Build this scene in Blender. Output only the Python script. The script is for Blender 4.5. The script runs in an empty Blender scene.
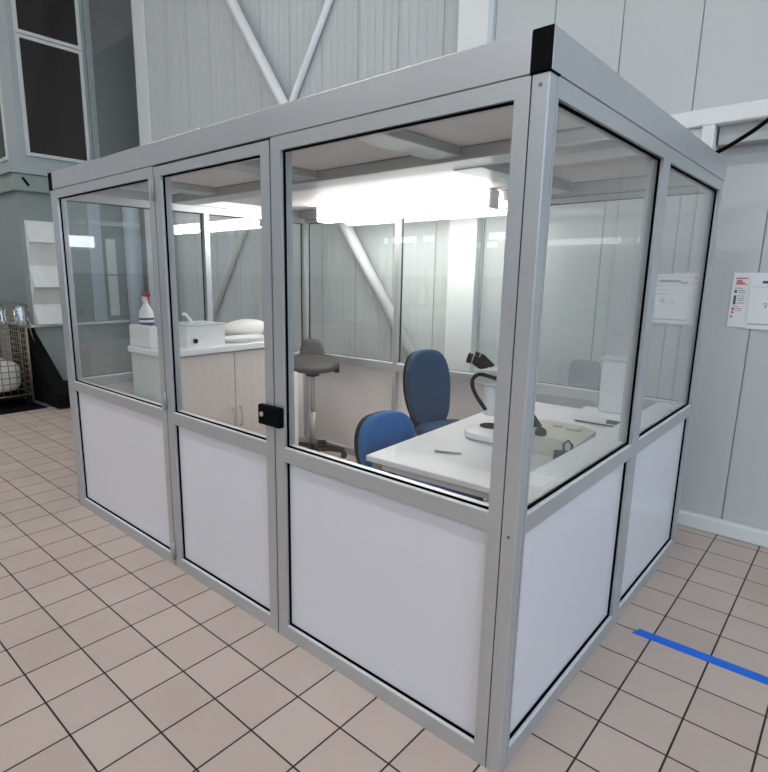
import bpy, bmesh, math, random
from mathutils import Vector, Matrix, Euler
random.seed(7)
PI = math.pi
S = 0.875                      # survey unit -> metres (puts the desk at 0.74 m, the tiles at 0.21 m)
scn = bpy.context.scene
col = scn.collection

# ------------------------------------------------------------------ materials
def nt(name):
    m = bpy.data.materials.new(name); m.use_nodes = True
    n = m.node_tree.nodes; l = m.node_tree.links
    n.clear()
    out = n.new('ShaderNodeOutputMaterial')
    return m, n, l, out

def rgb(c): return (c[0], c[1], c[2], 1.0)

def mat(name, colr, rough=0.5, metal=0.0, noise=0.0, nscale=6.0, bump=0.0, bscale=40.0, spec=0.5,
        coat=0.0, stretch=None, sheen=0.0):
    m, n, l, out = nt(name)
    b = n.new('ShaderNodeBsdfPrincipled')
    b.inputs['Base Color'].default_value = rgb(colr)
    b.inputs['Roughness'].default_value = rough
    b.inputs['Metallic'].default_value = metal
    b.inputs['Specular IOR Level'].default_value = spec
    b.inputs['Coat Weight'].default_value = coat
    b.inputs['Sheen Weight'].default_value = sheen
    l.new(b.outputs[0], out.inputs[0])
    tc = n.new('ShaderNodeTexCoord')
    src = tc.outputs['Object']
    if stretch:
        mp = n.new('ShaderNodeMapping'); mp.inputs['Scale'].default_value = stretch
        l.new(src, mp.inputs['Vector']); src = mp.outputs[0]
    nz = n.new('ShaderNodeTexNoise'); nz.inputs['Scale'].default_value = nscale
    nz.inputs['Detail'].default_value = 5.0
    l.new(src, nz.inputs['Vector'])
    mx = n.new('ShaderNodeMix'); mx.data_type = 'RGBA'
    k = max(noise, 0.02)
    mx.inputs['A'].default_value = rgb([c*(1-k) for c in colr])
    mx.inputs['B'].default_value = rgb([min(1, c*(1+k)) for c in colr])
    l.new(nz.outputs['Fac'], mx.inputs['Factor'])
    l.new(mx.outputs['Result'], b.inputs['Base Color'])
    if bump > 0:
        n2 = n.new('ShaderNodeTexNoise'); n2.inputs['Scale'].default_value = bscale
        l.new(src, n2.inputs['Vector'])
        bp = n.new('ShaderNodeBump'); bp.inputs['Strength'].default_value = bump
        bp.inputs['Distance'].default_value = 0.003
        l.new(n2.outputs['Fac'], bp.inputs['Height']); l.new(bp.outputs[0], b.inputs['Normal'])
    return m

def emit(name, colr, strength):
    m, n, l, out = nt(name)
    e = n.new('ShaderNodeEmission'); e.inputs[0].default_value = rgb(colr); e.inputs[1].default_value = strength
    l.new(e.outputs[0], out.inputs[0])
    return m

def glass_mat(name, tint, f0=0.04, rough=0.0):
    m, n, l, out = nt(name)
    tr = n.new('ShaderNodeBsdfTransparent'); tr.inputs[0].default_value = rgb(tint)
    gl = n.new('ShaderNodeBsdfGlossy'); gl.inputs['Roughness'].default_value = rough
    gl.inputs['Color'].default_value = (1, 1, 1, 1)
    lw = n.new('ShaderNodeLayerWeight'); lw.inputs['Blend'].default_value = 0.5
    p = n.new('ShaderNodeMath'); p.operation = 'POWER'; p.inputs[1].default_value = 5.0
    l.new(lw.outputs['Facing'], p.inputs[0])
    q = n.new('ShaderNodeMath'); q.operation = 'MULTIPLY_ADD'; q.inputs[1].default_value = 1 - f0; q.inputs[2].default_value = f0
    l.new(p.outputs[0], q.inputs[0])
    mx = n.new('ShaderNodeMixShader')
    l.new(q.outputs[0], mx.inputs[0]); l.new(tr.outputs[0], mx.inputs[1]); l.new(gl.outputs[0], mx.inputs[2])
    l.new(mx.outputs[0], out.inputs[0])
    return m

def math_node(n, l, op, a, b=None, c=None):
    k = n.new('ShaderNodeMath'); k.operation = op
    for i, v in enumerate((a, b, c)):
        if v is None: continue
        if isinstance(v, (int, float)): k.inputs[i].default_value = v
        else: l.new(v, k.inputs[i])
    return k.outputs[0]

def tile_mat():
    m, n, l, out = nt('beige_floor_tiles')
    b = n.new('ShaderNodeBsdfPrincipled'); l.new(b.outputs[0], out.inputs[0])
    tc = n.new('ShaderNodeTexCoord'); sp = n.new('ShaderNodeSeparateXYZ')
    l.new(tc.outputs['Object'], sp.inputs[0])
    P = 0.24385*S; G = 0.0072*S
    fr = []; ids = []
    for ax, off in (('X', 0.169), ('Y', -0.7115)):
        t = math_node(n, l, 'SUBTRACT', sp.outputs[ax], off*S)
        t = math_node(n, l, 'DIVIDE', t, P)
        fl = math_node(n, l, 'FLOOR', t); ids.append(fl)
        f = math_node(n, l, 'SUBTRACT', t, fl)
        d = math_node(n, l, 'MINIMUM', f, math_node(n, l, 'SUBTRACT', 1.0, f))
        fr.append(math_node(n, l, 'MULTIPLY', d, P))
    d = math_node(n, l, 'MINIMUM', fr[0], fr[1])
    mr = n.new('ShaderNodeMapRange'); mr.interpolation_type = 'SMOOTHSTEP'
    mr.inputs['From Min'].default_value = G*0.40; mr.inputs['From Max'].default_value = G*0.62
    l.new(d, mr.inputs['Value'])
    cb = n.new('ShaderNodeCombineXYZ'); l.new(ids[0], cb.inputs[0]); l.new(ids[1], cb.inputs[1])
    wn = n.new('ShaderNodeTexWhiteNoise'); wn.noise_dimensions = '3D'; l.new(cb.outputs[0], wn.inputs['Vector'])
    nz = n.new('ShaderNodeTexNoise'); nz.inputs['Scale'].default_value = 3.2; nz.inputs['Detail'].default_value = 8
    l.new(tc.outputs['Object'], nz.inputs['Vector'])
    v = math_node(n, l, 'MULTIPLY_ADD', wn.outputs['Value'], 0.35, math_node(n, l, 'MULTIPLY', nz.outputs['Fac'], 0.65))
    mx = n.new('ShaderNodeMix'); mx.data_type = 'RGBA'
    mx.inputs['A'].default_value = rgb(TILE_A); mx.inputs['B'].default_value = rgb(TILE_B)
    l.new(v, mx.inputs['Factor'])
    m2 = n.new('ShaderNodeMix'); m2.data_type = 'RGBA'
    m2.inputs['A'].default_value = rgb((0.018, 0.012, 0.009))
    l.new(mx.outputs['Result'], m2.inputs['B']); l.new(mr.outputs[0], m2.inputs['Factor'])
    l.new(m2.outputs['Result'], b.inputs['Base Color'])
    b.inputs['Roughness'].default_value = 0.42
    b.inputs['Specular IOR Level'].default_value = 0.35
    bp = n.new('ShaderNodeBump'); bp.inputs['Strength'].default_value = 0.6; bp.inputs['Distance'].default_value = 0.002
    l.new(mr.outputs[0], bp.inputs['Height']); l.new(bp.outputs[0], b.inputs['Normal'])
    return m

def panel_wall_mat(name, colr, seam=0.492, off=-0.318, rib=0.098, axis='X'):
    """profiled sandwich panels: dark seams and fine ribs along one axis"""
    m, n, l, out = nt(name)
    b = n.new('ShaderNodeBsdfPrincipled'); l.new(b.outputs[0], out.inputs[0])
    tc = n.new('ShaderNodeTexCoord'); sp = n.new('ShaderNodeSeparateXYZ')
    l.new(tc.outputs['Object'], sp.inputs[0])
    x = math_node(n, l, 'SUBTRACT', sp.outputs[axis], off*S)
    def tri(p):
        t = math_node(n, l, 'DIVIDE', x, p*S)
        f = math_node(n, l, 'FRACT', t)
        return math_node(n, l, 'MINIMUM', f, math_node(n, l, 'SUBTRACT', 1.0, f))
    ts = tri(seam)
    mr = n.new('ShaderNodeMapRange'); mr.inputs['From Min'].default_value = 0.003; mr.inputs['From Max'].default_value = 0.009
    l.new(ts, mr.inputs['Value'])
    tr = tri(rib)
    m3 = n.new('ShaderNodeMapRange'); m3.interpolation_type = 'SMOOTHSTEP'
    m3.inputs['From Min'].default_value = 0.05; m3.inputs['From Max'].default_value = 0.22
    l.new(tr, m3.inputs['Value'])
    # ribs are only pressed into the panels of the left half of the wall
    mk = n.new('ShaderNodeMapRange'); mk.inputs['From Min'].default_value = -1.9*S; mk.inputs['From Max'].default_value = -2.1*S
    mk.inputs['To Min'].default_value = 0.12
    l.new(sp.outputs[axis], mk.inputs['Value'])
    nz = n.new('ShaderNodeTexNoise'); nz.inputs['Scale'].default_value = 0.9
    l.new(tc.outputs['Object'], nz.inputs['Vector'])
    mx = n.new('ShaderNodeMix'); mx.data_type = 'RGBA'
    mx.inputs['A'].default_value = rgb([c*0.95 for c in colr]); mx.inputs['B'].default_value = rgb([c*1.05 for c in colr])
    l.new(nz.outputs['Fac'], mx.inputs['Factor'])
    m2 = n.new('ShaderNodeMix'); m2.data_type = 'RGBA'
    m2.inputs['A'].default_value = rgb([c*0.45 for c in colr])
    l.new(mx.outputs['Result'], m2.inputs['B']); l.new(mr.outputs[0], m2.inputs['Factor'])
    l.new(m2.outputs['Result'], b.inputs['Base Color'])
    b.inputs['Roughness'].default_value = 0.42
    h = math_node(n, l, 'MULTIPLY', math_node(n, l, 'MULTIPLY', m3.outputs[0], mk.outputs[0]), 0.45)
    h = math_node(n, l, 'ADD', h, mr.outputs[0])
    bp = n.new('ShaderNodeBump'); bp.inputs['Strength'].default_value = 0.9; bp.inputs['Distance'].default_value = 0.008
    l.new(h, bp.inputs['Height']); l.new(bp.outputs[0], b.inputs['Normal'])
    return m

def wood_mat(name, a, bcol):
    m, n, l, out = nt(name)
    b = n.new('ShaderNodeBsdfPrincipled'); l.new(b.outputs[0], out.inputs[0])
    tc = n.new('ShaderNodeTexCoord'); mp = n.new('ShaderNodeMapping'); mp.inputs['Scale'].default_value = (3, 14, 0.5)
    l.new(tc.outputs['Object'], mp.inputs[0])
    nz = n.new('ShaderNodeTexNoise'); nz.inputs['Scale'].default_value = 2.2; nz.inputs['Detail'].default_value = 6
    l.new(mp.outputs[0], nz.inputs['Vector'])
    mx = n.new('ShaderNodeMix'); mx.data_type = 'RGBA'
    mx.inputs['A'].default_value = rgb(a); mx.inputs['B'].default_value = rgb(bcol)
    l.new(nz.outputs['Fac'], mx.inputs['Factor']); l.new(mx.outputs['Result'], b.inputs['Base Color'])
    b.inputs['Roughness'].default_value = 0.45
    return m

TILE_A = (0.44, 0.347, 0.295); TILE_B = (0.57, 0.468, 0.412)
M = {}
M['tile'] = tile_mat()
M['wall'] = panel_wall_mat('white_panel_wall', (0.525, 0.55, 0.55))
M['hallwall'] = mat('plain_hall_wall', (0.50, 0.53, 0.54), 0.6, noise=0.05, nscale=1.0)
M['dado'] = mat('grey_hall_dado', (0.20, 0.215, 0.22), 0.6, noise=0.08, nscale=1.0)
M['recess'] = mat('dark_grey_recess', (0.48, 0.50, 0.49), 0.6, noise=0.06, nscale=1.0)
M['ceilh'] = mat('hall_ceiling_paint', (0.62, 0.64, 0.64), 0.7)
M['trim'] = mat('white_trim', (0.72, 0.74, 0.73), 0.4)
M['steelw'] = mat('white_painted_steel', (0.78, 0.79, 0.79), 0.35)
M['steelg'] = mat('grey_steel_channel', (0.42, 0.44, 0.44), 0.45)  # grey steel of the channel under the white beam
M['alu'] = mat('anodised_aluminium', (0.515, 0.53, 0.545), 0.36, 0.6, noise=0.03, nscale=9, stretch=(1, 1, 1))
M['alui'] = mat('pale_aluminium_jamb', (0.80, 0.80, 0.80), 0.4, 0.2)
M['gasket'] = mat('black_rubber_gasket', (0.002, 0.002, 0.002), 0.9, spec=0.03)
M['black'] = mat('black_plastic', (0.003, 0.003, 0.003), 0.6, spec=0.06)
M['blackm'] = mat('matt_black', (0.007, 0.007, 0.007), 0.8, spec=0.08)
M['infill'] = mat('white_laminate_infill', (0.67, 0.658, 0.70), 0.28, noise=0.015, nscale=3, coat=0.15)
M['infill_lit'] = mat('lamplit_laminate_infill', (0.84, 0.79, 0.775), 0.35, noise=0.02, nscale=3)  # copy of the infill, painted lighter and warmer to look lamplit
M['ceilp'] = mat('booth_ceiling_panel', (0.74, 0.70, 0.695), 0.5)
M['glass'] = glass_mat('clear_glass', (0.975, 0.985, 0.98))
M['film'] = glass_mat('clear_plastic_film', (0.90, 0.91, 0.91), 0.10, 0.12)
M['tube'] = emit('lit_lamp_diffuser', (1.0, 0.97, 0.945), 24.0)
M['hall_lamp'] = emit('lit_hall_lamp', (1.0, 0.99, 0.97), 42.0)
M['daylight'] = emit('daylit_window', (0.80, 0.90, 1.0), 3.2)
M['fill_light'] = emit('added_fill_light', (0.75, 0.87, 1.0), 2.6)  # glow of the unseen panel added to brighten the booth faces
M['daylight3'] = emit('blue_daylit_window', (0.60, 0.80, 1.0), 3.7)
M['white'] = mat('white_plastic', (0.80, 0.80, 0.80), 0.35)
M['desk'] = mat('white_desk_laminate', (0.80, 0.79, 0.79), 0.32)
M['deskedge'] = mat('pale_desk_edge', (0.70, 0.67, 0.65), 0.4)
M['legg'] = mat('grey_desk_leg', (0.30, 0.29, 0.29), 0.4, 0.3)
M['blue'] = mat('blue_chair_fabric', (0.002, 0.135, 0.40), 0.85, noise=0.12, nscale=180, bump=0.25, bscale=500, sheen=0.0)
M['bluet'] = mat('teal_blue_chair_fabric', (0.002, 0.055, 0.135), 0.85, noise=0.12, nscale=180, bump=0.25, bscale=500, sheen=0.0)
M['stoolg'] = mat('grey_polyurethane', (0.045, 0.045, 0.045), 0.6, noise=0.05, nscale=30)
M['chrome'] = mat('chrome', (0.55, 0.53, 0.52), 0.45, 0.6)
M['brass'] = mat('dull_screw', (0.20, 0.21, 0.20), 0.5, 0.6)
M['wood'] = wood_mat('pale_wood_laminate', (0.60, 0.515, 0.465), (0.70, 0.625, 0.575))
M['cream'] = mat('cream_plastic', (0.62, 0.565, 0.46), 0.4)
M['greyp'] = mat('grey_plastic', (0.33, 0.34, 0.34), 0.45)
M['palegrey'] = mat('pale_grey_plastic', (0.62, 0.65, 0.64), 0.4)
M['red'] = mat('red_plastic', (0.42, 0.02, 0.03), 0.35)
M['label_blue'] = mat('dark_blue_print', (0.03, 0.05, 0.22), 0.5)
M['tape'] = mat('blue_floor_tape', (0.0, 0.14, 0.72), 0.5, noise=0.04, nscale=20)
M['taped'] = mat('dark_blue_floor_tape', (0.01, 0.03, 0.30), 0.5)
M['paper'] = mat('white_paper', (0.78, 0.78, 0.79), 0.6)
M['ink'] = mat('grey_ink', (0.12, 0.13, 0.14), 0.7)
M['inkr'] = mat('red_ink', (0.50, 0.10, 0.11), 0.7)
M['inkg'] = mat('dark_green_ink', (0.06, 0.16, 0.12), 0.7)
M['inkb'] = mat('blue_ink', (0.02, 0.07, 0.30), 0.7)
M['machine'] = mat('grey_green_painted_sheet', (0.26, 0.295, 0.28), 0.42, 0.15, noise=0.06, nscale=1.5)
M['machinel'] = mat('light_grey_painted_sheet', (0.36, 0.40, 0.40), 0.42, 0.1, noise=0.05, nscale=1.5)
M['galv'] = mat('galvanised_sheet', (0.86, 0.86, 0.83), 0.34, 0.25, noise=0.10, nscale=8)
M['frame_w'] = mat('pale_window_frame', (0.55, 0.55, 0.53), 0.45)
M['darkglass'] = mat('dark_brown_window', (0.016, 0.011, 0.010), 0.12, noise=0.3, nscale=2)
M['wire'] = mat('dull_wire', (0.30, 0.255, 0.19), 0.45, 0.7)
M['bag'] = mat('white_sack', (0.74, 0.72, 0.68), 0.6, bump=0.5, bscale=14)
M['bluish'] = mat('blue_grey_column', (0.40, 0.46, 0.52), 0.45)

# ------------------------------------------------------------------ geometry helpers (all input in survey units)
class MB:
    def __init__(s): s.bm = bmesh.new()
    def box(s, x0, x1, y0, y1, z0, z1, rot=None, bev=0.0, seg=2):
        b = bmesh.new()
        bmesh.ops.create_cube(b, size=1.0)
        for v in b.verts:
            v.co = Vector(((v.co.x)*(x1-x0), v.co.y*(y1-y0), v.co.z*(z1-z0)))
        if bev > 0:
            bmesh.ops.bevel(b, geom=list(b.edges), offset=bev, segments=seg, affect='EDGES', profile=0.5)
        c = Vector(((x0+x1)/2, (y0+y1)/2, (z0+z1)/2))
        R = rot.to_matrix() if rot else Matrix.Identity(3)
        for v in b.verts: v.co = R @ v.co + c
        s.merge(b); return s
    def merge(s, b):
        me = bpy.data.meshes.new('tmp'); b.to_mesh(me); b.free()
        s.bm.from_mesh(me); bpy.data.meshes.remove(me)
    def bar(s, p0, p1, w, h, up=(0, 0, 1)):
        p0, p1 = Vector(p0), Vector(p1); d = (p1-p0); L = d.length; d.normalize()
        u = Vector(up)
        if abs(d.dot(u)) > 0.98: u = Vector((1, 0, 0))
        r = d.cross(u).normalized(); u = r.cross(d)
        vs = []
        for q in (p0, p1):
            for a, b_ in ((-1, -1), (1, -1), (1, 1), (-1, 1)):
                vs.append(s.bm.verts.new(q + r*(a*w/2) + u*(b_*h/2)))
        for f in ((3, 2, 1, 0), (4, 5, 6, 7), (0, 1, 5, 4), (1, 2, 6, 5), (2, 3, 7, 6), (3, 0, 4, 7)):
            s.bm.faces.new([vs[i] for i in f])
        return s
    def tube(s, pts, r, n=12, cap=True):
        pts = [Vector(p) for p in pts]
        rs = r if isinstance(r, (list, tuple)) else [r]*len(pts)
        rings = []
        t0 = (pts[1]-pts[0]).normalized()
        u = Vector((0, 0, 1)) if abs(t0.z) < 0.9 else Vector((1, 0, 0))
        u = (u - t0*u.dot(t0)).normalized()
        for i, p in enumerate(pts):
            if i == 0: t = pts[1]-pts[0]
            elif i == len(pts)-1: t = pts[-1]-pts[-2]
            else: t = pts[i+1]-pts[i-1]
            t.normalize(); u = (u - t*u.dot(t)).normalized(); w = t.cross(u)
            rings.append([s.bm.verts.new(p + (u*math.cos(2*PI*k/n) + w*math.sin(2*PI*k/n))*rs[i]) for k in range(n)])
        for a, b_ in zip(rings, rings[1:]):
            for k in range(n):
                f = s.bm.faces.new((a[k], a[(k+1) % n], b_[(k+1) % n], b_[k])); f.smooth = True
        if cap:
            s.bm.faces.new(list(reversed(rings[0]))); s.bm.faces.new(rings[-1])
        return s
    def lathe(s, prof, c=(0, 0, 0), n=24, smooth=True):
        rings = []
        for r, z in prof:
            rings.append([s.bm.verts.new((c[0]+r*math.cos(2*PI*k/n), c[1]+r*math.sin(2*PI*k/n), c[2]+z)) for k in range(n)])
        for a, b_ in zip(rings, rings[1:]):
            for k in range(n):
                f = s.bm.faces.new((a[k], a[(k+1) % n], b_[(k+1) % n], b_[k])); f.smooth = smooth
        s.bm.faces.new(list(reversed(rings[0]))); s.bm.faces.new(rings[-1])
        return s
    def prism(s, poly, a, b_, axis='y'):
        """poly of (p,q) extruded along axis between a and b_: axis y -> (p,*,q); x -> (*,p,q); z -> (p,q,*)"""
        def mk(p, q, t):
            return {'y': (p, t, q), 'x': (t, p, q), 'z': (p, q, t)}[axis]
        A = [s.bm.verts.new(mk(p, q, a)) for p, q in poly]; B = [s.bm.verts.new(mk(p, q, b_)) for p, q in poly]
        s.bm.faces.new(A); s.bm.faces.new(list(reversed(B)))
        k = len(poly)
        for i in range(k): s.bm.faces.new((A[i], B[i], B[(i+1) % k], A[(i+1) % k]))
        return s
    def pad(s, c, size, e1=0.45, e2=0.55, n=36, m=20, fn=None):
        """superellipsoid cushion; z is the thin axis before fn reshapes it"""
        def sp(v, e): return math.copysign(abs(v)**e, v)
        rows = []
        for j in range(m+1):
            ph = -PI/2 + PI*j/m
            row = []
            for i in range(n):
                th = 2*PI*i/n
                x = sp(math.cos(ph), e1)*sp(math.cos(th), e2)*size[0]/2
                y = sp(math.cos(ph), e1)*sp(math.sin(th), e2)*size[1]/2
                z = sp(math.sin(ph), e1)*size[2]/2
                p = Vector((x, y, z))
                if fn: p = Vector(fn(p))
                row.append(p + Vector(c))
            rows.append(row)
        vr = []
        for j, row in enumerate(rows):
            if j in (0, m):
                p = sum(row, Vector())/n; vr.append([s.bm.verts.new(p)])
            else: vr.append([s.bm.verts.new(p) for p in row])
        for j in range(m):
            a, b_ = vr[j], vr[j+1]
            for i in range(n):
                k = (i+1) % n
                if len(a) == 1: f = s.bm.faces.new((a[0], b_[k], b_[i]))
                elif len(b_) == 1: f = s.bm.faces.new((a[i], a[k], b_[0]))
                else: f = s.bm.faces.new((a[i], a[k], b_[k], b_[i]))
                f.smooth = True
        return s
    def xf(s, mtx):
        for v in s.bm.verts: v.co = mtx @ v.co
        return s
    def build(s, name, material, parent=None):
        bmesh.ops.recalc_face_normals(s.bm, faces=list(s.bm.faces))
        for v in s.bm.verts: v.co *= S
        me = bpy.data.meshes.new(name); s.bm.to_mesh(me); s.bm.free()
        me.materials.append(material)
        o = bpy.data.objects.new(name, me); col.objects.link(o)
        if parent: o.parent = parent
        return o

def crv(pts, k=6):
    P = [Vector(p) for p in pts]; P = [P[0]*2-P[1]] + P + [P[-1]*2-P[-2]]
    out = []
    for a, b_, c, d in zip(P, P[1:], P[2:], P[3:]):
        for i in range(k):
            t = i/k
            out.append(0.5*((2*b_) + (c-a)*t + (2*a-5*b_+4*c-d)*t*t + (3*b_-a-3*c+d)*t**3))
    return out + [P[-2]]
def tag(o, label, cat, group=None):
    o['label'] = label; o['category'] = cat
    if group: o['group'] = group
    return o
def thing(name, label, cat, loc=(0, 0, 0), rz=0.0, group=None):
    o = bpy.data.objects.new(name, None); col.objects.link(o)
    o.empty_display_size = 0.1
    o.location = Vector(loc)*S; o.rotation_euler = (0, 0, rz)
    return tag(o, label, cat, group)
def struct(name, mb, material, parent=None):
    o = mb.build(name, material, parent)
    if not parent: o['kind'] = 'structure'
    return o
def solo(name, mb, material, label, cat, loc=(0, 0, 0), rz=0.0, group=None):
    o = mb.build(name, material); o.location = Vector(loc)*S; o.rotation_euler = (0, 0, rz)
    return tag(o, label, cat, group)
def copy_tree(o, parent=None):
    c = o.copy(); col.objects.link(c)
    if parent: c.parent = parent
    for ch in list(o.children): copy_tree(ch, c)
    return c

# ------------------------------------------------------------------ the hall
XL, XR, YF, YB, ZC = -14.0, 13.0, -16.0, 2.84, 8.5
YREC = 5.2
struct('floor', MB().box(XL, XR, YF, YREC, -0.2, 0.0), M['tile'])
struct('ceiling', MB().box(XL, XR, YF, YREC, ZC, ZC+0.2), M['ceilh'])
struct('wall_back', MB().box(-7.42, XR, YB, YB+0.25, 0, ZC), M['wall'])
struct('trim_1', MB().box(-7.52, -7.24, YB-0.035, YB+0.02, 0, ZC), M['trim'])
struct('wall_recess', MB().box(XL, -7.2, YREC, YREC+0.2, 0, ZC), M['recess'])
struct('baseboard_back', MB().box(-7.2, XR, YB-0.06, YB, 0.0, 0.105, bev=0.012), M['trim'])
def hall_wall(name, x0, x1, y0, y1):
    o = struct(name, MB().box(x0, x1, y0, y1, 1.74, ZC), M['hallwall'])
    d = MB().box(x0, x1, y0, y1, 0, 1.74).build('dado', M['dado'], o)
    return o
hall_wall('wall_front', XL, XR, YF-0.2, YF)
hall_wall('wall_left', XL-0.2, XL, YF, YREC)
hall_wall('wall_right', XR, XR+0.2, YF, YB)
k = 1
def window(x0, x1, y0, y1, z0, z1, m):
    global k
    o = struct('window_%d' % k, MB().box(x0, x1, y0, y1, z0, z1), M[m]); k += 1
    return o
for x0, x1 in ((-15.9+2.2, -14.9+1.4), (-13.3, -12.16), (-11.82, -11.36), (-9.13, -6.25), (-5.85, -5.55)):
    window(x0, x1, YF, YF+0.03, 2.97, 3.19, 'daylight')
window(XL, XL+0.03, -4.80, -4.20, 2.37, 2.64, 'daylight')
window(XR-0.03, XR, -9.0, 1.5, 2.2, 7.0, 'daylight3')
window(-5.0, 9.0, YF, YF+0.03, 4.6, 6.6, 'fill_light')  # no known window: unseen glowing panel added to light the booth front

# hall lamps: long battens hung under the roof
lamp0 = None
for i, (lx, ly) in enumerate([(-9.5, -2.4), (-5.0, -2.4), (-0.5, -2.4), (4.0, -2.4), (8.5, -2.4),
                              (-9.5, -8.5), (-5.0, -8.5), (-0.5, -8.5), (4.0, -8.5), (8.5, -8.5)]):
    if lamp0 is None:
        lamp0 = thing('hall_lamp', 'long batten lamp hung high under the hall roof', 'lamp', group='batten lamps under the hall roof')
        MB().box(-0.9, 0.9, -0.13, 0.13, 0.03, 0.10).build('housing', M['steelw'], lamp0)
        MB().box(-0.88, 0.88, -0.12, 0.12, 0.0, 0.03).build('diffuser', M['hall_lamp'], lamp0)
        MB().tube([(-0.6, 0, 0.1), (-0.6, 0, 1.0)], 0.012).build('suspension_rod', M['steelw'], lamp0)
        MB().tube([(0.6, 0, 0.1), (0.6, 0, 1.0)], 0.012).build('suspension_rod', M['steelw'], lamp0)
        o = lamp0
    else: o = copy_tree(lamp0)
    o.location = Vector((lx, ly, ZC-1.0))*S

solo('duct_block', MB().box(-12.5, -7.6, 4.2, YREC-0.01, 0, 6.12), M['machinel'],
     'large dark grey block in the gap left of the white wall trim', 'machine')
# steelwork on the back wall
solo('steel_column', MB().box(-2.085, -1.815, 2.75, YB-0.005, 0, ZC), M['steelw'],
     'white painted steel column standing against the panelled back wall', 'column')
solo('diagonal_brace', MB().tube([(-7.13, 2.70, 7.66), (-2.12, 2.70, 0.58)], 0.056, 16), M['steelw'],
     'thicker white diagonal brace running down to the right on the back wall', 'brace')
solo('diagonal_brace', MB().tube([(-2.14, 2.795, 6.49), (-6.5, 2.795, 0.21)], 0.036, 16), M['steelw'],
     'thinner white diagonal brace running down to the left behind the thicker one', 'brace')
wb = thing('steel_beam', 'white horizontal steel beam with bracket above the two notices', 'beam', (0, 0, 0))
MB().box(-0.62, 5.0, 2.65, YB-0.01, 2.665, 2.765, bev=0.01).build('beam_box', M['steelw'], wb)
MB().box(-0.12, 5.0, 2.72, YB-0.01, 2.555, 2.665).build('channel', M['steelg'], wb)
MB().box(-0.205, -0.135, 2.65, YB-0.01, 2.50, 2.665, bev=0.008).build('bracket', M['steelw'], wb)
MB().box(-0.60, -0.21, 2.69, YB-0.01, 2.58, 2.664, bev=0.006).build('splice_plate', M['steelw'], wb)
solo('cable', MB().tube(crv([(-0.35, 2.42, 2.42), (-0.18, 2.46, 2.435), (-0.07, 2.5, 2.475), (0.05, 2.5, 2.54), (0.15, 2.5, 2.61), (0.40, 2.48, 2.80), (0.7, 2.42, 3.06), (1.0, 2.3, 3.4)]), 0.012, 10),
     M['black'], 'black cable rising to the right from the booth roof corner', 'cable')

# ------------------------------------------------------------------ the booth
booth = thing('office_booth', 'free-standing glazed booth of aluminium frames and white lower panels', 'booth')
X0, Y1 = -3.543, 2.389
ZT, ZB, ZG, ZR, ZRB, ZP = 2.40, 2.288, 2.231, 0.966, 0.902, 0.068
FD = 0.062
def m_front(u, d, z): return (u, d, z)
def m_right(u, d, z): return (-d, u, z)
def m_back(u, d, z): return (u, Y1-d, z)
def m_left(u, d, z): return (X0+d, u, z)
def pbox(mb, mp, u0, u1, d0, d1, z0, z1, bev=0.0):
    a, b_ = mp(u0, d0, z0), mp(u1, d1, z1)
    mb.box(min(a[0], b_[0]), max(a[0], b_[0]), min(a[1], b_[1]), max(a[1], b_[1]), z0, z1, bev=bev)
def bay(mp, u0, u1, o0, o1, name, parent, top=0.002):
    """one framed bay: frame, glass above, white infill below, each with its seal"""
    f = MB()
    pbox(f, mp, u0, o0, 0, FD, 0, ZB-top); pbox(f, mp, o1, u1, 0, FD, 0, ZB-top)
    pbox(f, mp, o0, o1, 0, FD, 0, ZP); pbox(f, mp, o0, o1, 0, FD, ZRB, ZR); pbox(f, mp, o0, o1, 0, FD, ZG, ZB-top)
    fr = f.build(name, M['alu'], parent)
    def ring(z0, z1):
        g = MB(); w = 0.0062
        for d0, d1 in ((0.015, 0.024),):
            pbox(g, mp, o0, o0+w, d0, d1, z0, z1); pbox(g, mp, o1-w, o1, d0, d1, z0, z1)
            pbox(g, mp, o0+w, o1-w, d0, d1, z0, z0+0.011); pbox(g, mp, o0+w, o1-w, d0, d1, z1-w, z1)
        g.build('rubber_seal', M['gasket'], fr)
    ring(ZR, ZG); ring(ZP, ZRB)
    for z, d0, d1, h in ((ZR, 0.002, 0.0145, 0.0045), (ZP, 0.002, 0.0145, 0.0045), (ZR, 0.031, 0.056, 0.008)):
        b_ = MB(); pbox(b_, mp, o0, o1, d0, d1, z-0.002, z+h); b_.build('glazing_bead', M['alui'], fr)
    g = MB(); pbox(g, mp, o0, o1, 0.0245, 0.0305, ZR, ZG); g.build('glass_pane', M['glass'], fr)
    p = MB(); pbox(p, mp, o0, o1, 0.0245, 0.0305, ZP, ZRB); p.build('infill_panel', M['infill'] if mp in (m_front, m_right) else M['infill_lit'], fr)
    return fr
def post(x0, x1, y0, y1):
    return MB().box(x0, x1, y0, y1, 0, ZB, bev=0.004).build('corner_post', M['alu'], booth)
cp = post(-0.0525, 0, 0, 0.0535)
post(X0, X0+0.0525, 0, 0.0535); post(-0.0525, 0, Y1-0.0535, Y1); post(X0, X0+0.0525, Y1-0.0535, Y1)
for z in (2.255, 0.905):
    MB().tube([(-0.026, -0.0015, z), (-0.026, 0.006, z)], 0.006, 14).build('screw_head', M['brass'], cp)
# front
bay(m_front, X0+0.055, -2.150, -3.436, -2.202, 'wall_bay', booth)
bay(m_front, -1.189, -0.055, -1.127, -0.103, 'wall_bay', booth)
door = bay(m_front, -2.141, -1.198, -2.077, -1.256, 'door', booth, 0.009)
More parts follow.
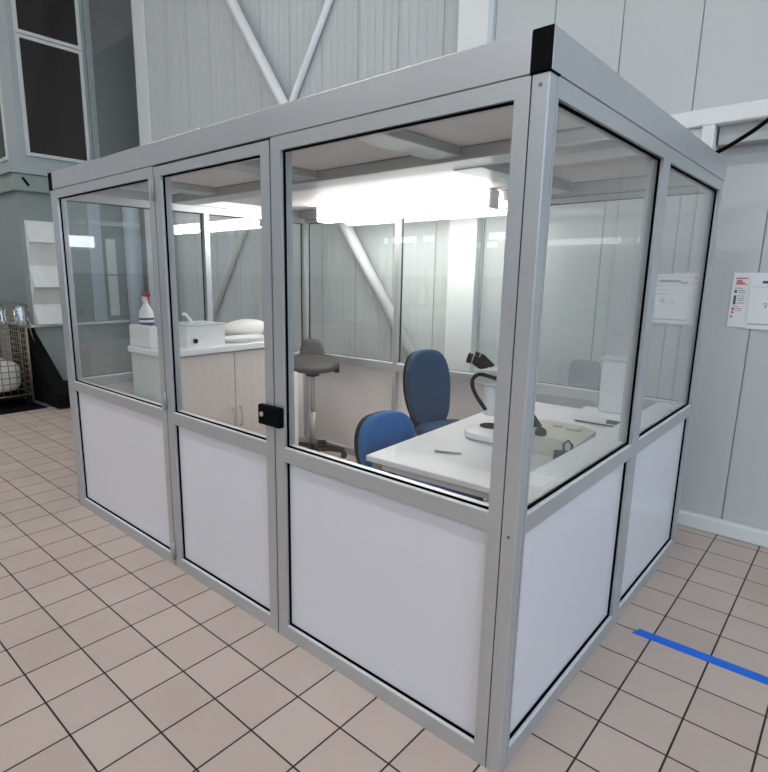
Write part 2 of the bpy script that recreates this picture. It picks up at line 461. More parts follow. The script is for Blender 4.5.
# door furniture
lk = MB().box(-1.275, -1.125, -0.032, -0.002, 1.062, 1.155, bev=0.006).build('lock_box', M['black'], door)
MB().tube([(-1.245, -0.038, 1.112), (-1.245, -0.030, 1.112)], 0.011, 18).build('lock_cylinder', M['chrome'], lk)
for z in (2.165, 1.03, 0.105):
    MB().tube([(-2.1455, -0.008, z-0.055), (-2.1455, -0.008, z+0.055)], 0.010, 12).build('hinge', M['legg'], door)
# dark seals in the door gaps
g = MB(); g.box(-2.150, -2.141, 0.02, 0.05, 0, ZB); g.box(-1.198, -1.189, 0.02, 0.05, 0, ZB); g.box(-0.055, -0.0525, 0.004, 0.05, 0, ZB)
g.box(-2.141, -1.198, 0.012, 0.05, ZB-0.0089, ZB-0.0001)
g.build('joint_seal', M['gasket'], booth)
# right, back, left
bay(m_right, 0.0535, 1.205, 0.066, 1.160, 'wall_bay', booth)
bay(m_right, 1.205, Y1-0.0535, 1.262, 2.318, 'wall_bay', booth)
bay(m_left, 0.0535, 1.205, 0.075, 1.180, 'wall_bay', booth)
bay(m_left, 1.205, Y1-0.0535, 1.230, 2.318, 'wall_bay', booth)
for u0, u1 in ((X0+0.0525, -2.33), (-2.33, -1.18), (-1.18, -0.0525)):
    bay(m_back, u0, u1, u0+0.022, u1-0.022, 'wall_bay', booth)
# header beams with black end caps
def header(x0, x1, y0, y1): return MB().box(x0, x1, y0, y1, ZB, ZT, bev=0.003).build('header_beam', M['alu'], booth)
header(X0+0.058, -0.058, -0.004, 0.06); header(X0+0.058, -0.058, Y1-0.06, Y1+0.004)
for xa, xb in ((-0.058, 0.004), (X0-0.004, X0+0.058)):
    h = header(xa, xb, 0.002, Y1+0.004)
    MB().box(xa+0.001, xb-0.001, -0.005, 0.003, ZB+0.001, ZT-0.001, bev=0.002).build('end_cap', M['black'], h)
    MB().box(xa-0.0, xb, -0.003, 0.06, ZB-0.004, ZB+0.001).build('shadow_gap', M['gasket'], h)
# ceiling
MB().box(X0+0.058, -0.058, 0.06, Y1-0.06, 2.345, 2.375).build('ceiling_panel', M['ceilp'], booth)
MB().box(X0+0.058, -0.058, 0.89, 1.085, 2.284, 2.344, bev=0.006).build('ceiling_beam', M['alu'], booth)
for x in (-0.915, -1.915, -2.95):
    MB().box(x-0.085, x+0.085, 0.061, 0.889, 2.300, 2.344, bev=0.006).build('ceiling_beam', M['alu'], booth)
    if x > -1: MB().box(x-0.085, x+0.085, 1.086, Y1-0.125, 2.280, 2.344, bev=0.006).build('ceiling_beam', M['alu'], booth)
for y0, y1 in ((0.061, 0.12), (Y1-0.12, Y1-0.061)):
    MB().box(X0+0.06, -0.06, y0, y1, 2.272, 2.344).build('ceiling_rail', M['alu'], booth)
cs = MB()
for y in (0.886, 1.089, Y1-0.124): cs.box(X0+0.06, -0.06, y-0.004, y+0.004, 2.338, 2.3449)
cs.box(X0+0.06, -0.06, Y1-0.0645, Y1-0.0615, 2.262, 2.2719)
cs.build('ceiling_joint', M['legg'], booth)
# white cable trunking along the right wall and along the foot of the back wall
tr = MB().box(-0.185, -0.064, 0.16, Y1-0.075, 0.90, 0.965, bev=0.008).build('cable_trunking', M['white'], booth)

# lamp on the rear header
lp = thing('batten_lamp', 'bright white batten lamp lit under the booth ceiling at the back', 'lamp', (-2.23, 2.18, 2.2))
MB().box(-0.86, 0.86, -0.05, 0.05, 0.105, 0.144, bev=0.006).build('housing', M['white'], lp)
MB().box(-0.86, 0.86, -0.07, 0.07, 0.005, 0.105, bev=0.025).build('diffuser', M['tube'], lp)
for s_ in (-1, 1):
    MB().box(min(s_*0.86, s_*0.885), max(s_*0.86, s_*0.885), -0.06, 0.06, 0.01, 0.14, bev=0.008).build('end_cap', M['white'], lp)

# ------------------------------------------------------------------ inside: counter on the left
CF, CT = -2.90, 1.20        # front plane and top height of the worktop
cab = thing('cabinet', 'tall pale wood laminate base cabinet with two doors under the white worktop', 'cabinet', (0, 0, 0))
MB().box(-3.38, CF-0.022, 0.42, 1.565, 0.0, CT-0.052).build('carcass', M['palegrey'], cab)
for a, b_, hy in ((0.422, 1.018, 0.985), (1.024, 1.564, 1.057)):
    d = MB().box(CF-0.021, CF, a, b_, 0.08, CT-0.06, bev=0.002).build('door', M['wood'], cab)
    MB().tube([(CF, hy, 0.545), (CF+0.03, hy, 0.55), (CF+0.03, hy, 0.69), (CF, hy, 0.695)], 0.006, 10).build('handle', M['chrome'], d)
w = solo('worktop', MB().box(-3.40, CF+0.03, 0.40, 1.57, CT-0.05, CT, bev=0.008), M['desk'],
     'white worktop lying on the pale wood cabinet by the door', 'worktop')
nc = thing('side_unit', 'narrow white unit with tall end panel beside the grey stool', 'cabinet', (0, 0, 0))
MB().box(-3.04, CF+0.02, 1.572, 1.61, 0, CT+0.02, bev=0.003).build('end_panel', M['white'], nc)
MB().box(-3.40, CF-0.0, 1.612, 1.69, 0.06, 0.90, bev=0.004).build('carcass', M['white'], nc)
MB().box(-3.38, CF-0.02, 1.62, 1.68, 0.0, 0.06).build('plinth', M['greyp'], nc)

# things on the worktop
solo('tissue_box', MB().box(-0.16, 0.16, -0.035, 0.035, 0, 0.16, bev=0.012), M['white'],
     'white box on the near end of the worktop in front of the bottle', 'box', (-3.22, 0.445, CT))
bt = thing('spray_bottle', 'white plastic bottle with red top and dark blue label bands', 'bottle', (-3.36, 0.55, CT))
MB().lathe([(0.054, 0), (0.062, 0.01), (0.062, 0.255), (0.056, 0.29), (0.030, 0.335), (0.022, 0.352), (0.022, 0.362)], n=28).build('bottle_body', M['white'], bt)
MB().lathe([(0.0625, 0.215), (0.0632, 0.222), (0.0632, 0.230), (0.0625, 0.232)], n=28).build('label_band', M['label_blue'], bt)
MB().lathe([(0.0625, 0.165), (0.0632, 0.167), (0.0632, 0.191), (0.0625, 0.193)], n=28).build('label_band', M['label_blue'], bt)
bt.scale = (0.86, 0.86, 0.88)
sp_ = MB().lathe([(0.026, 0.36), (0.03, 0.365), (0.03, 0.40), (0.024, 0.415)], n=20).build('collar', M['white'], bt)
tp = MB().box(-0.035, 0.06, -0.022, 0.022, 0.412, 0.445, bev=0.008)
tp.box(0.045, 0.075, -0.012, 0.012, 0.425, 0.442, bev=0.003)
tp.build('spray_head', M['red'], bt)
MB().bar((0.045, 0, 0.412), (0.062, 0, 0.365), 0.012, 0.008).build('trigger', M['red'], bt)

pb = thing('plastic_box', 'white translucent plastic box with round black knob on the worktop', 'box', (-3.10, 0.81, CT), 0.0)
b = MB()
L0, L1, W0, W1, H = -0.15, 0.15, -0.165, 0.165, 0.155
b.box(L0, L1, W0, W1, 0, 0.012); b.box(L0, L0+0.008, W0, W1, 0.012, H); b.box(L1-0.008, L1, W0, W1, 0.012, H)
b.box(L0+0.008, L1-0.008, W0, W0+0.008, 0.012, H); b.box(L0+0.008, L1-0.008, W1-0.008, W1, 0.012, H)
b.build('box_shell', M['white'], pb)
MB().tube([(L1, -0.10, 0.045), (L1+0.012, -0.10, 0.045)], 0.018, 18).build('knob', M['black'], pb)
rim = MB(); rim.box(L0-0.008, L1+0.008, W0-0.008, W1+0.008, H, H+0.012, bev=0.004)
rim.build('lid', M['palegrey'], pb)
solo('dipper', MB().tube(crv([(-3.09, 0.775, CT+0.167), (-3.09, 0.755, CT+0.20), (-3.09, 0.72, CT+0.235), (-3.09, 0.695, CT+0.238)]), 0.012, 10),
     M['white'], 'white bent plastic handle sticking up from the plastic box', 'handle')
def crinkle(p):
    return (p.x + 0.02*math.sin(p.y*31), p.y, p.z + 0.018*math.sin(p.y*23+p.x*40) + 0.012*math.sin(p.x*60))
solo('plastic_film', MB().pad((0, 0, 0.04), (0.08, 0.24, 0.055), 0.7, 0.7, fn=crinkle), M['film'],
     'crumpled clear plastic film lying on the worktop behind the tray', 'plastic film', (-3.33, 0.99, CT+0.022))
tray = MB()
tray.lathe([(0.150, 0.0), (0.165, 0.004), (0.185, 0.028), (0.190, 0.030), (0.186, 0.034), (0.176, 0.030), (0.160, 0.012)], n=40)
tray.xf(Matrix.Diagonal((0.72, 1.25, 1.0, 1.0)))
solo('tray', tray, M['white'], 'shallow white oval tray on the worktop before the white cushion', 'tray', (-3.05, 1.225, CT))
def pil(p):
    k_ = 1 - 0.45*max(0, -p.y/0.26)
    return (p.x, p.y, p.z*k_)
solo('cushion', MB().pad((0, 0, 0.075), (0.21, 0.48, 0.15), 0.8, 0.9, fn=pil), M['bag'],
     'plump white cushion lying on the far part of the worktop', 'cushion', (-3.295, 1.41, CT+0.002))

# ------------------------------------------------------------------ grey stand-up stool
def star_base(parent, R, z0, m, castor=True, hub=0.05, n=5, rot=0.2, wheel=0.030):
    MB().lathe([(hub, z0-0.03), (hub*1.05, z0), (hub*0.9, z0+0.05), (hub*0.6, z0+0.07)], n=20).build('hub', m, parent)
    for i in range(n):
        a = rot + 2*PI*i/n
        c, s_ = math.cos(a), math.sin(a)
        lg = MB()
        pts = [(hub*0.6*c, hub*0.6*s_, z0+0.02), (R*0.55*c, R*0.55*s_, z0+0.012), (R*c, R*s_, z0-0.012)]
        lg.tube(pts, [0.036, 0.032, 0.024], 10)
        leg = lg.build('leg', m, parent)
        ws = MB()
        p = Vector((R*c, R*s_, wheel))
        t = Vector((-s_, c, 0))
        if castor:
            for q in (-1, 1):
                ws.tube([p + t*(q*0.008), p + t*(q*0.024)], wheel, 16)
            ws.tube([p + Vector((0, 0, 0)), Vector((R*c, R*s_, z0-0.01))], 0.008, 8)
            ws.build('castor', M['black'], leg)
        else:
            ws.lathe([(0.026, 0), (0.030, 0.006), (0.026, z0-0.03)], (R*c, R*s_, 0), 14)
            ws.build('foot', M['black'], leg)

st = thing('stool', 'grey high stool with raised back and dark star base', 'stool', (-3.06, 2.02, 0), 0.0)
star_base(st, 0.30, 0.085, M['blackm'], True, 0.05, 5, 0.733)
MB().tube([(0, 0, 0.10), (0, 0, 0.46)], 0.036, 20).build('lower_column', M['chrome'], st)
MB().tube([(0, 0, 0.46), (0, 0, 0.86)], 0.022, 20).build('gas_lift', M['chrome'], st)
MB().lathe([(0.03, 0.80), (0.065, 0.81), (0.085, 0.885), (0.06, 0.895)], n=20).build('mechanism', M['black'], st)
def saddle(p):
    z = p.z + 0.05*(p.y/0.2)**2*0.6 - 0.03*(p.x/0.2)**2*0.5
    return (p.x, p.y, z)
FD_ = -0.72      # direction the sitter faces, towards the door
stm = Matrix.Rotation(FD_, 4, 'Z')
sm = MB().pad((0, 0, 0.925), (0.42, 0.50, 0.11), 0.7, 0.85, fn=lambda p: (p.x, p.y, p.z - 0.035*max(0, p.x/0.2) + 0.03*max(0, -p.x/0.2)))
sm.xf(stm).build('seat', M['stoolg'], st)
bkm = MB().pad((0, 0, 0.0), (0.27, 0.22, 0.08), 0.6, 0.65, fn=lambda p: (-0.135 - p.z*0.9 - p.y*0.25, p.x*(1-0.30*(p.y+0.1)/0.2), 1.03+p.y))
bkm.xf(stm).build('backrest', M['stoolg'], st)
MB().bar((0.0, -0.04, 0.865), (-0.17, -0.19, 0.87), 0.022, 0.014).build('lever', M['black'], st)
lv = MB().bar((0.05, 0.06, 0.875), (0.16, 0.15, 0.875), 0.03, 0.02); lv.box(0.14, 0.19, 0.13, 0.17, 0.84, 0.90, bev=0.008)
lv.build('tilt_knob', M['black'], st)

# ------------------------------------------------------------------ office chairs
def office_chair(label, loc, rz, fabric, hb, wb_, zb0, sw=0.50, sh=0.0):
    t = thing('office_chair', label, 'chair', loc, rz, None)
    star_base(t, 0.32, 0.085, M['black'], True, 0.045, 5, 0.45)
    MB().tube([(0, 0, 0.10), (0, 0, 0.30)], 0.032, 18).build('column_sleeve', M['black'], t)
    MB().tube([(0, 0, 0.30), (0, 0, 0.46+sh)], 0.018, 16).build('gas_lift', M['chrome'], t)
    MB().box(-0.13, 0.11, -0.10, 0.10, 0.445+sh, 0.485+sh, bev=0.01).build('mechanism', M['black'], t)
    MB().pad((0.02, 0, 0.53+sh), (0.52, sw, 0.10), 0.45, 0.55, fn=lambda p: (p.x, p.y, p.z - (0.05*((p.x/0.26)**2) if p.x > 0 else 0))).build('seat', fabric, t)
    MB().pad((0.02, 0, 0.492+sh), (0.49, sw-0.03, 0.035), 0.4, 0.55).build('seat_shell', M['black'], t)
    def bk(p, dx=0.0, g=1.0):
        zz = p.y; w = 1 - 0.14*max(0, zz/(hb/2))**2 - 0.16*max(0, -zz/(hb/2))
        return (-0.255 + dx + p.z - 0.10*((zz+hb/2)/hb)*0.9 + 0.55*(p.x*w)**2 - 0.02*math.cos(PI*zz/hb), p.x*w, zb0 + hb/2 + zz)
    MB().pad((0, 0, 0), (wb_, hb, 0.085), 0.45, 0.60, n=44, m=24, fn=lambda p: bk(p)).build('backrest', fabric, t)
    MB().pad((0, 0, 0), (wb_*0.97, hb*0.96, 0.05), 0.35, 0.60, n=44, m=16, fn=lambda p: bk(p, -0.045)).build('back_shell', M['black'], t)
    MB().box(-0.345, -0.235, -wb_*0.36, wb_*0.36, zb0-0.05, zb0+0.09, bev=0.02).build('lower_cover', M['black'], t)
    br = MB().tube([(-0.08, 0, 0.47+sh), (-0.25, 0, 0.455+sh), (-0.335, 0, 0.50+sh), (-0.35, 0, 0.70+sh)], 0.026, 12)
    br.build('back_bracket', M['black'], t)
    return t
office_chair('low-backed bright blue office chair tucked in at the desk corner', (-0.985, 0.945, 0), 0.0, M['blue'], 0.42, 0.50, 0.515)
office_chair('darker blue office chair with tall backrest at the far side', (-1.355, 1.80, 0), -0.25, M['bluet'], 0.57, 0.41, 0.625, 0.48, 0.10)

# ------------------------------------------------------------------ desk
DZ = 0.85
dk = thing('desk', 'white desk with grey legs behind the front and right glass', 'desk', (-1.035, 0.455, 0), 0.040)
DW, DL = 0.85, 1.79
MB().box(0, DW, 0, DL, DZ-0.03, DZ, bev=0.004).build('desktop', M['desk'], dk)
MB().box(0.06, DW-0.06, 0.02, 0.038, DZ-0.062, DZ-0.03).build('apron', M['deskedge'], dk)
MB().box(0.06, DW-0.06, DL-0.038, DL-0.02, DZ-0.062, DZ-0.03).build('apron', M['deskedge'], dk)
for x in (0.03, DW-0.09):
    for y in (0.015, DL-0.075):
        MB().box(x, x+0.06, y, y+0.06, 0.0, DZ-0.03, bev=0.003).build('leg', M['legg'], dk)

# things on the desk
solo('pen', MB().tube([(-0.815, 0.74, DZ+0.006), (-0.70, 0.79, DZ+0.006), (-0.685, 0.796, DZ+0.006)], [0.0058, 0.0058, 0.002], 10), M['greyp'],
     'thin grey pen lying on the white desk', 'pen')
ms = thing('microscope', 'white stereo microscope with black eyepieces on a rounded base', 'microscope', (-0.735, 1.20, DZ), 0.0)
MB().pad((0, 0, 0.026), (0.265, 0.30, 0.05), 0.35, 0.6).build('base', M['white'], ms)
MB().tube([(-0.035, 0.03, 0.05), (-0.035, 0.03, 0.055)], 0.06, 28).build('stage_plate', M['blackm'], ms)
pl = MB().box(0.05, 0.10, -0.035, 0.035, 0.045, 0.40, bev=0.012).build('pillar', M['white'], ms)
MB().tube([(0.075, 0.036, 0.20), (0.075, 0.062, 0.20)], 0.019, 18).build('focus_knob', M['black'], pl)
MB().box(-0.115, 0.105, -0.055, 0.055, 0.30, 0.375, bev=0.012).build('head_arm', M['palegrey'], ms)
MB().box(-0.115, 0.04, -0.06, 0.06, 0.374, 0.392, bev=0.006).build('head_cover', M['white'], ms)
MB().lathe([(0.040, 0.12), (0.048, 0.125), (0.048, 0.29), (0.040, 0.30)], (-0.035, 0.03, 0), 22).build('objective', M['white'], ms)
for dy in (-0.032, 0.032):
    e = MB().tube([(-0.05, dy, 0.385), (-0.105, dy*1.1-0.02, 0.432), (-0.145, dy*1.15-0.035, 0.445)], [0.024, 0.027, 0.030], 16)
    ey = e.build('eyepiece', M['black'], ms)
    MB().tube([(-0.113, dy*1.1-0.023, 0.435), (-0.119, dy*1.1-0.025, 0.4365)], 0.0295, 16).build('eyepiece_ring', M['greyp'], ey)
solo('gooseneck_lamp', MB().tube(crv([(-0.648, 1.168, 1.13), (-0.653, 1.14, 1.182), (-0.749, 1.11, 1.211), (-0.793, 1.10, 1.211), (-0.817, 1.09, 1.186), (-0.819, 1.09, 1.149), (-0.797, 1.095, 1.098), (-0.765, 1.10, 1.057), (-0.745, 1.105, 1.031), (-0.739, 1.106, 1.020)]), 0.011, 12), M['black'], 'black gooseneck light arm curving over the microscope base', 'lamp')
ib = thing('instrument_box', 'cream instrument box with dark knobs on the right of the desk', 'instrument', (-0.415, 1.235, DZ), 0.08)
MB().prism([(-0.17, 0), (0.17, 0), (0.17, 0.075), (0.10, 0.095), (-0.12, 0.095), (-0.17, 0.07)], -0.16, 0.20, 'y').build('case', M['cream'], ib)
MB().tube([(-0.02, -0.115, 0.085), (-0.01, -0.14, 0.115)], 0.028, 20).build('knob', M['black'], ib)
MB().box(-0.02, 0.03, 0.08, 0.105, 0.095, 0.10).build('vent', M['greyp'], ib)
MB().box(0.05, 0.12, 0.06, 0.16, 0.095, 0.106, bev=0.004).build('lid', M['cream'], ib)
MB().prism([(-0.03, 0), (0.05, 0.0), (-0.02, 0.085)], -0.02, 0.03, 'y').xf(Matrix.Translation((-0.115, 0.02, 0.092))).build('pointer', M['blackm'], ib)
cl = thing('clip', 'small dark clip with a loop handle on the desk edge', 'clip', (-0.245, 0.98, DZ), 0.5)
MB().box(-0.045, 0.045, -0.02, 0.02, 0.015, 0.075, bev=0.006).build('body', M['blackm'], cl)
c2 = MB().box(-0.045, -0.033, -0.018, 0.018, 0, 0.016); c2.box(0.033, 0.045, -0.018, 0.018, 0, 0.016); c2.build('feet', M['blackm'], cl)
MB().tube([(0.0, 0, 0.07), (-0.005, 0, 0.11), (0.015, 0, 0.128), (0.034, 0, 0.108), (0.032, 0, 0.07)], 0.006, 10).build('loop', M['blackm'], cl)
an = thing('analyser', 'white upright instrument with flat base near the back right of the desk', 'instrument', (-0.325, 2.01, DZ), 0.05)
MB().box(-0.24, 0.09, -0.13, 0.14, 0.012, 0.055, bev=0.012).build('base', M['white'], an)
MB().box(-0.22, 0.08, -0.11, 0.13, 0.0, 0.013).build('foot_plate', M['black'], an)
MB().box(-0.03, 0.06, -0.133, -0.128, 0.022, 0.046).build('display', M['black'], an)
MB().box(-0.13, 0.06, 0.02, 0.13, 0.055, 0.385, bev=0.01).build('body', M['white'], an)
MB().box(-0.145, 0.07, 0.01, 0.135, 0.385, 0.403, bev=0.006).build('top_cover', M['palegrey'], an)
solo('grey_board', MB().prism([(-0.94, 0.60), (-0.71, 0.60), (-0.71, 1.06), (-0.722, 1.095), (-0.75, 1.115), (-0.90, 1.115), (-0.928, 1.095), (-0.94, 1.06)], 2.76, 2.78, 'y'), M['greyp'],
     'grey board with rounded top corners fixed to the wall behind the booth', 'board')

# ------------------------------------------------------------------ notices on the back wall
def notice(name, label, x0, x1, z0, z1, y, strokes):
    t = thing(name, label, 'notice', ((x0+x1)/2, y, z0))
    cx = (x0+x1)/2
    MB().box(x0-cx, x1-cx, -0.004, 0.0, 0, z1-z0).build('sheet', M['paper'], t)
    for nm, m, rects in strokes:
        b_ = MB()
        for a, c, e, f in rects: b_.box(a-cx, c-cx, -0.0052, -0.0042, e-z0, f-z0)
        b_.build(nm, M[m], t)
    return t
def lines(x0, x1, zs, h, jit=0.03):
    return [(x0, x1-random.random()*jit, z, z+h) for z in zs]
notice('notice_sheet', 'white notice with red and dark green printed lines on the wall', 0.045, 0.255, 1.425, 1.775, YB-0.002, [
    ('red_print', 'inkr', lines(0.062, 0.135, [1.735], 0.008) + lines(0.066, 0.115, [1.705, 1.718], 0.010) + lines(0.062, 0.13, [1.698], 0.004)),
    ('green_icons', 'inkg', [(0.060, 0.075, z, z+0.020) for z in (1.645, 1.610, 1.590, 1.572)]),
    ('grey_print', 'ink', lines(0.060, 0.120, [1.675], 0.004) + lines(0.082, 0.122, [1.660, 1.645, 1.625, 1.610, 1.598, 1.580], 0.004, 0.01)),
    ('red_icons', 'inkr', [(0.058, 0.071, 1.535, 1.552), (0.058, 0.071, 1.515, 1.528)] + lines(0.077, 0.115, [1.545, 1.53], 0.004, 0.01) + lines(0.06, 0.12, [1.56], 0.003)),
    ('icon', 'ink', [(0.056, 0.067, 1.488, 1.500)])])
pn = notice('notice_sheet', 'pale sheet with blue heading overlapping the notice beside it', 0.145, 0.47, 1.42, 1.765, YB-0.008, [
    ('blue_heading', 'inkb', [(0.205, 0.34, 1.708, 1.724)]),
    ('rule_line', 'greyp', [(0.155, 0.40, 1.685, 1.687), (0.155, 0.44, 1.448, 1.455)])])
sk = MB()
for pts in ([(0.015, 0.16), (0.03, 0.165), (0.035, 0.155), (0.022, 0.145), (0.034, 0.138)], [(0.055, 0.146), (0.06, 0.15)], [(0.07, 0.143), (0.085, 0.15), (0.092, 0.168), (0.098, 0.185), (0.092, 0.15), (0.10, 0.16)]):
    sk.tube([(-0.1125+0.015+a, -0.0055, b_) for a, b_ in pts], 0.0022, 6)
sk.build('pen_sketch', M['ink'], pn)
notice('notice_sheet', 'pale notice with a short blue bar seen through the far right glass', -0.415, -0.155, 1.43, 1.765, YB-0.002, [
    ('blue_bar', 'inkb', [(-0.255, -0.21, 1.700, 1.712)]),
    ('print_line', 'ink', [(-0.40, -0.325, 1.655, 1.658), (-0.40, -0.33, 1.628, 1.631)]),
    ('rule_line', 'greyp', [(-0.41, -0.16, 1.745, 1.747), (-0.41, -0.16, 1.455, 1.457)])])

# ------------------------------------------------------------------ floor tape
solo('floor_tape', MB().prism([(0.085, 1.208), (0.105, 1.268), (1.55, 1.305), (1.55, 1.245)], 0.0005, 0.0025, 'z'), M['tape'],
     'bright blue tape strip on the tiles right of the booth', 'tape')
solo('floor_tape', MB().prism([(-7.08, 1.00), (-7.10, 1.09), (-7.55, 1.02), (-7.53, 0.94)], 0.0005, 0.0025, 'z'), M['taped'],
     'short dark blue tape strip on the floor beside the wire cage', 'tape')

# ------------------------------------------------------------------ machine on the left
mc = thing('industrial_machine', 'tall grey-green sheet metal machine with dark windows and steel louvres', 'machine', (0, 0, 0))
MX = -7.90
MB().box(-10.5, MX, 1.20, 2.9, 1.0, 2.80).build('tower', M['machine'], mc)
lo = MB()
zs = [2.43, 2.14, 1.83, 1.54, 1.30, 1.03]
tl = [0.10, -0.02, 0.05, -0.05, 0.06, -0.05, 0.05]
for i in range(5):
    z1, z0 = zs[i], zs[i+1]
    d = (-0.16, 0.10, -0.18, 0.10, -0.16)[i]
    lo.prism([(MX+0.001, z0), (MX+0.012+max(0, -d), z0), (MX+0.012+max(0, d), z1), (MX+0.001, z1)], 1.26, 1.78, 'y')
lo.build('louvre_panel', M['galv'], mc)
MB().box(-10.5, MX+0.10, 1.14, 2.9, 2.80, 3.02, bev=0.01).build('flange', M['machine'], mc)
MB().box(-10.5, MX+0.13, 1.10, 2.9, 3.02, 3.045).build('flange_lip', M['machinel'], mc)
MB().box(MX, MX+0.06, 2.10, 2.28, 1.03, 2.80, bev=0.01).build('side_post', M['bluish'], mc)
MB().box(MX, MX+0.03, 2.35, 2.49, 1.72, 2.24).build('streak_strip', M['palegrey'], mc)  # pale strips added in place of a bright streak reflected in the glass
MB().box(MX, MX+0.03, 2.35, 2.49, 1.10, 1.70).build('streak_strip', M['palegrey'], mc)
MB().bar((MX+0.105, 1.26, 2.97), (MX+0.105, 1.33, 2.87), 0.012, 0.03).build('latch', M['black'], mc)
MB().box(-10.5, MX+0.05, 1.16, 2.9, 0.985, 1.02).build('shelf_lip', M['galv'], mc)
CX = -8.05
cabn = MB(); cabn.box(-10.5, CX, 1.35, 2.42, 3.05, ZC-0.1)
cabn.build('cabin', M['machinel'], mc)
for z0, z1 in ((3.34, 4.76), (4.86, 6.3)):
    y0, y1 = 1.47, 2.24
    f = MB(); w_ = 0.045
    f.box(CX, CX+0.03, y0-w_, y0, z0-w_, z1+w_); f.box(CX, CX+0.03, y1, y1+w_, z0-w_, z1+w_)
    f.box(CX, CX+0.03, y0, y1, z0-w_, z0); f.box(CX, CX+0.03, y0, y1, z1, z1+w_)
    fr = f.build('window_frame', M['frame_w'], mc)
    MB().box(CX, CX+0.012, y0, y1, z0, z1).build('window_pane', M['darkglass'], fr)
fr = MB().box(-8.82, -8.50, 1.32, 1.355, 3.28, 4.62, bev=0.01).build('window_frame', M['frame_w'], mc)
MB().box(-8.80, -8.53, 1.315, 1.33, 3.33, 4.57).build('window_pane', M['darkglass'], fr)
MB().box(CX, CX+0.05, 2.34, 2.42, 3.05, ZC-0.1).build('cabin_post', M['machine'], mc)
MB().box(-10.5, MX-0.02, 1.27, 2.9, 0.0, 0.985).build('lower_body', M['machinel'], mc)
MB().prism([(-8.4, 1.0), (-7.97, 1.0), (-6.82, 0.20), (-6.82, 0.02), (-8.4, 0.02)], 1.08, 1.25, 'y').build('chute', M['blackm'], mc)
MB().box(-7.86, -6.0, 1.251, 1.9, 0.0, 0.19, bev=0.01).build('chute_base', M['black'], mc)
for i, (x, y, r) in enumerate([(-8.25+0.6, 2.66, 0.12), (-6.75, 2.62, 0.13)]):
    solo('vertical_duct', MB().tube([(x, y, 0), (x, y, 2.9)], r, 24), M['bluish'],
         ['slimmer blue-grey vertical duct between the machine and the booth', 'thicker blue-grey vertical duct standing behind the booth'][i], 'duct')

# ------------------------------------------------------------------ wire cage with plastic cover
cg = thing('wire_cage', 'dull wire mesh roll cage standing at the left edge', 'cage', (-7.87, 0.72, 0))
x0, x1, y0, y1, z0, z1 = -0.62, 0.55, -0.36, 0.24, 0.16, 1.28
for x in (x0, x1):
    for y in (y0, y1):
        MB().tube([(x, y, 0.08), (x, y, z1)], 0.016, 10).build('upright', M['wire'], cg)
def grid(a, b_, fixed, axis, name):
    g_ = MB(); nz_ = 15
    for i in range(nz_):
        z = z0 + (z1-z0)*i/(nz_-1)
        p, q = ((a, fixed, z), (b_, fixed, z)) if axis == 'x' else ((fixed, a, z), (fixed, b_, z))
        g_.tube([p, q], 0.006, 6)
    nv = max(3, int(round(abs(b_-a)/0.085)))
    for i in range(1, nv):
        t = a + (b_-a)*i/nv
        p, q = ((t, fixed, z0), (t, fixed, z1)) if axis == 'x' else ((fixed, t, z0), (fixed, t, z1))
        g_.tube([p, q], 0.005, 6)
    g_.build(name, M['wire'], cg)
grid(x0, x1, y0, 'x', 'mesh_side'); grid(x0, x1, y1, 'x', 'mesh_side'); grid(y0, y1, x0, 'y', 'mesh_side'); grid(y0, y1, x1, 'y', 'mesh_side')
MB().box(x0, x1, y0, y1, 0.12, 0.16).build('base_tray', M['blackm'], cg)
for x in (x0+0.04, x1-0.04):
    for y in (y0+0.04, y1-0.04):
        MB().tube([(x, y-0.02, 0.06), (x, y+0.02, 0.06)], 0.06, 16).build('castor', M['blackm'], cg)
solo('dark_sheet', MB().box(-8.7, -7.05, 0.30, 1.02, 0.0004, 0.006), M['blackm'], 'thin dark sheet on the tiles under the wire cage', 'mat')  # flat dark sheet laid over the tiles below the cage
for i, (sx, sy) in enumerate(((0.24, -0.05), (-0.25, -0.05))):
    def lump(p, i=i): return (p.x*(1+0.08*math.sin(9*p.z+i)), p.y*(1+0.08*math.sin(7*p.x+i)), p.z + 0.02*math.sin(14*p.x))
    solo('sack', MB().pad((0, 0, 0.21), (0.46, 0.46, 0.42), 0.6, 0.7, fn=lump), M['bag'],
         ['full white sack low in the wire cage at its right end', 'full white sack low in the wire cage at its left end'][i], 'sack', (-7.87+sx, 0.67+sy*0, 0.162))
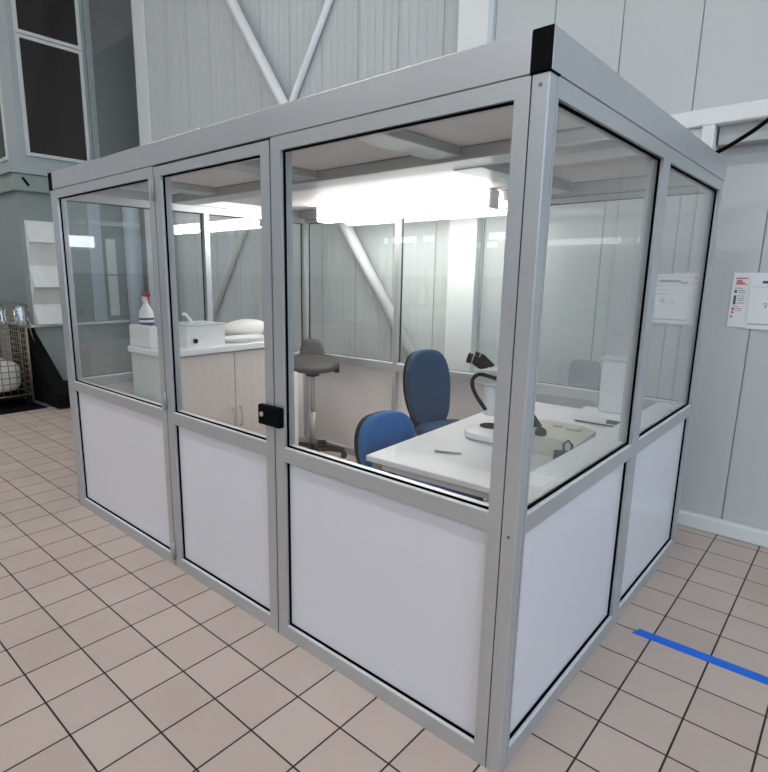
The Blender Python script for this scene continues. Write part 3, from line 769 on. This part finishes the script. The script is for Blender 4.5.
# plastic cover draped over the cage top
cv = MB()
nx, ny = 26, 22
W_, D_ = 1.75, 1.10
rows = []
for j in range(ny+1):
    row = []
    for i in range(nx+1):
        u = -W_/2 + W_*i/nx; v = -D_/2 + D_*j/ny
        hx, hy = 0.60, 0.325
        dx, dy = max(0, abs(u)-hx), max(0, abs(v)-hy)
        x = math.copysign(min(abs(u), hx) + 0.12*dx, u); y = math.copysign(min(abs(v), hy) + 0.12*dy, v)
        z = 0.02 - (dx+dy)*1.05 + 0.02*math.sin(u*17+v*9) + 0.012*math.sin(v*31)
        if dx > 0: x += 0.022*math.sin(v*26) + 0.03*dx*math.sin(v*40)
        if dy > 0: y += 0.02*math.sin(u*24)
        row.append(cv.bm.verts.new((x, y, z)))
    rows.append(row)
for j in range(ny):
    for i in range(nx):
        f = cv.bm.faces.new((rows[j][i], rows[j][i+1], rows[j+1][i+1], rows[j+1][i])); f.smooth = True
cvo = solo('plastic_cover', cv, M['film'], 'clear plastic cover draped over the top of the wire cage', 'cover', (-7.905, 0.66, 1.32))
sd = cvo.modifiers.new('thickness', 'SOLIDIFY'); sd.thickness = 0.002

# ------------------------------------------------------------------ world, camera, view
w = bpy.data.worlds.new('world'); scn.world = w; w.use_nodes = True
w.node_tree.nodes['Background'].inputs[0].default_value = (0.75, 0.85, 1.0, 1)
w.node_tree.nodes['Background'].inputs[1].default_value = 0.4

cam = bpy.data.cameras.new('camera'); co = bpy.data.objects.new('camera', cam); col.objects.link(co)
f_, cx_, cy_ = 564.1886, 350.9653, 391.9937
yaw, pitch, roll = -0.7400, -0.2032, 0.0092
E_YAW = yaw
fw = Vector((math.sin(yaw)*math.cos(pitch), math.cos(yaw)*math.cos(pitch), math.sin(pitch)))
r = Vector((math.cos(yaw), -math.sin(yaw), 0)); u = r.cross(fw)
r2 = math.cos(roll)*r + math.sin(roll)*u; u2 = -math.sin(roll)*r + math.cos(roll)*u
mtx = Matrix((( r2.x, u2.x, -fw.x), (r2.y, u2.y, -fw.y), (r2.z, u2.z, -fw.z))).to_4x4()
mtx.translation = Vector((0.7394, -1.6037, 1.7327))*S
co.matrix_world = mtx
cam.sensor_fit = 'HORIZONTAL'; cam.sensor_width = 36.0
cam.lens = f_*36.0/768.0
cam.shift_x = (384.0-cx_)/768.0
cam.shift_y = (cy_-386.0)/768.0
cam.clip_start = 0.05; cam.clip_end = 200
scn.camera = co

scn.view_settings.view_transform = 'Standard'; scn.view_settings.look = 'None'
scn.view_settings.exposure = 0.42; scn.view_settings.gamma = 1.0; scn.view_settings.use_curve_mapping = False
scn.cycles.max_bounces = 14; scn.cycles.transparent_max_bounces = 24
scn.cycles.diffuse_bounces = 5; scn.cycles.glossy_bounces = 5
scn.cycles.sample_clamp_indirect = 6.0
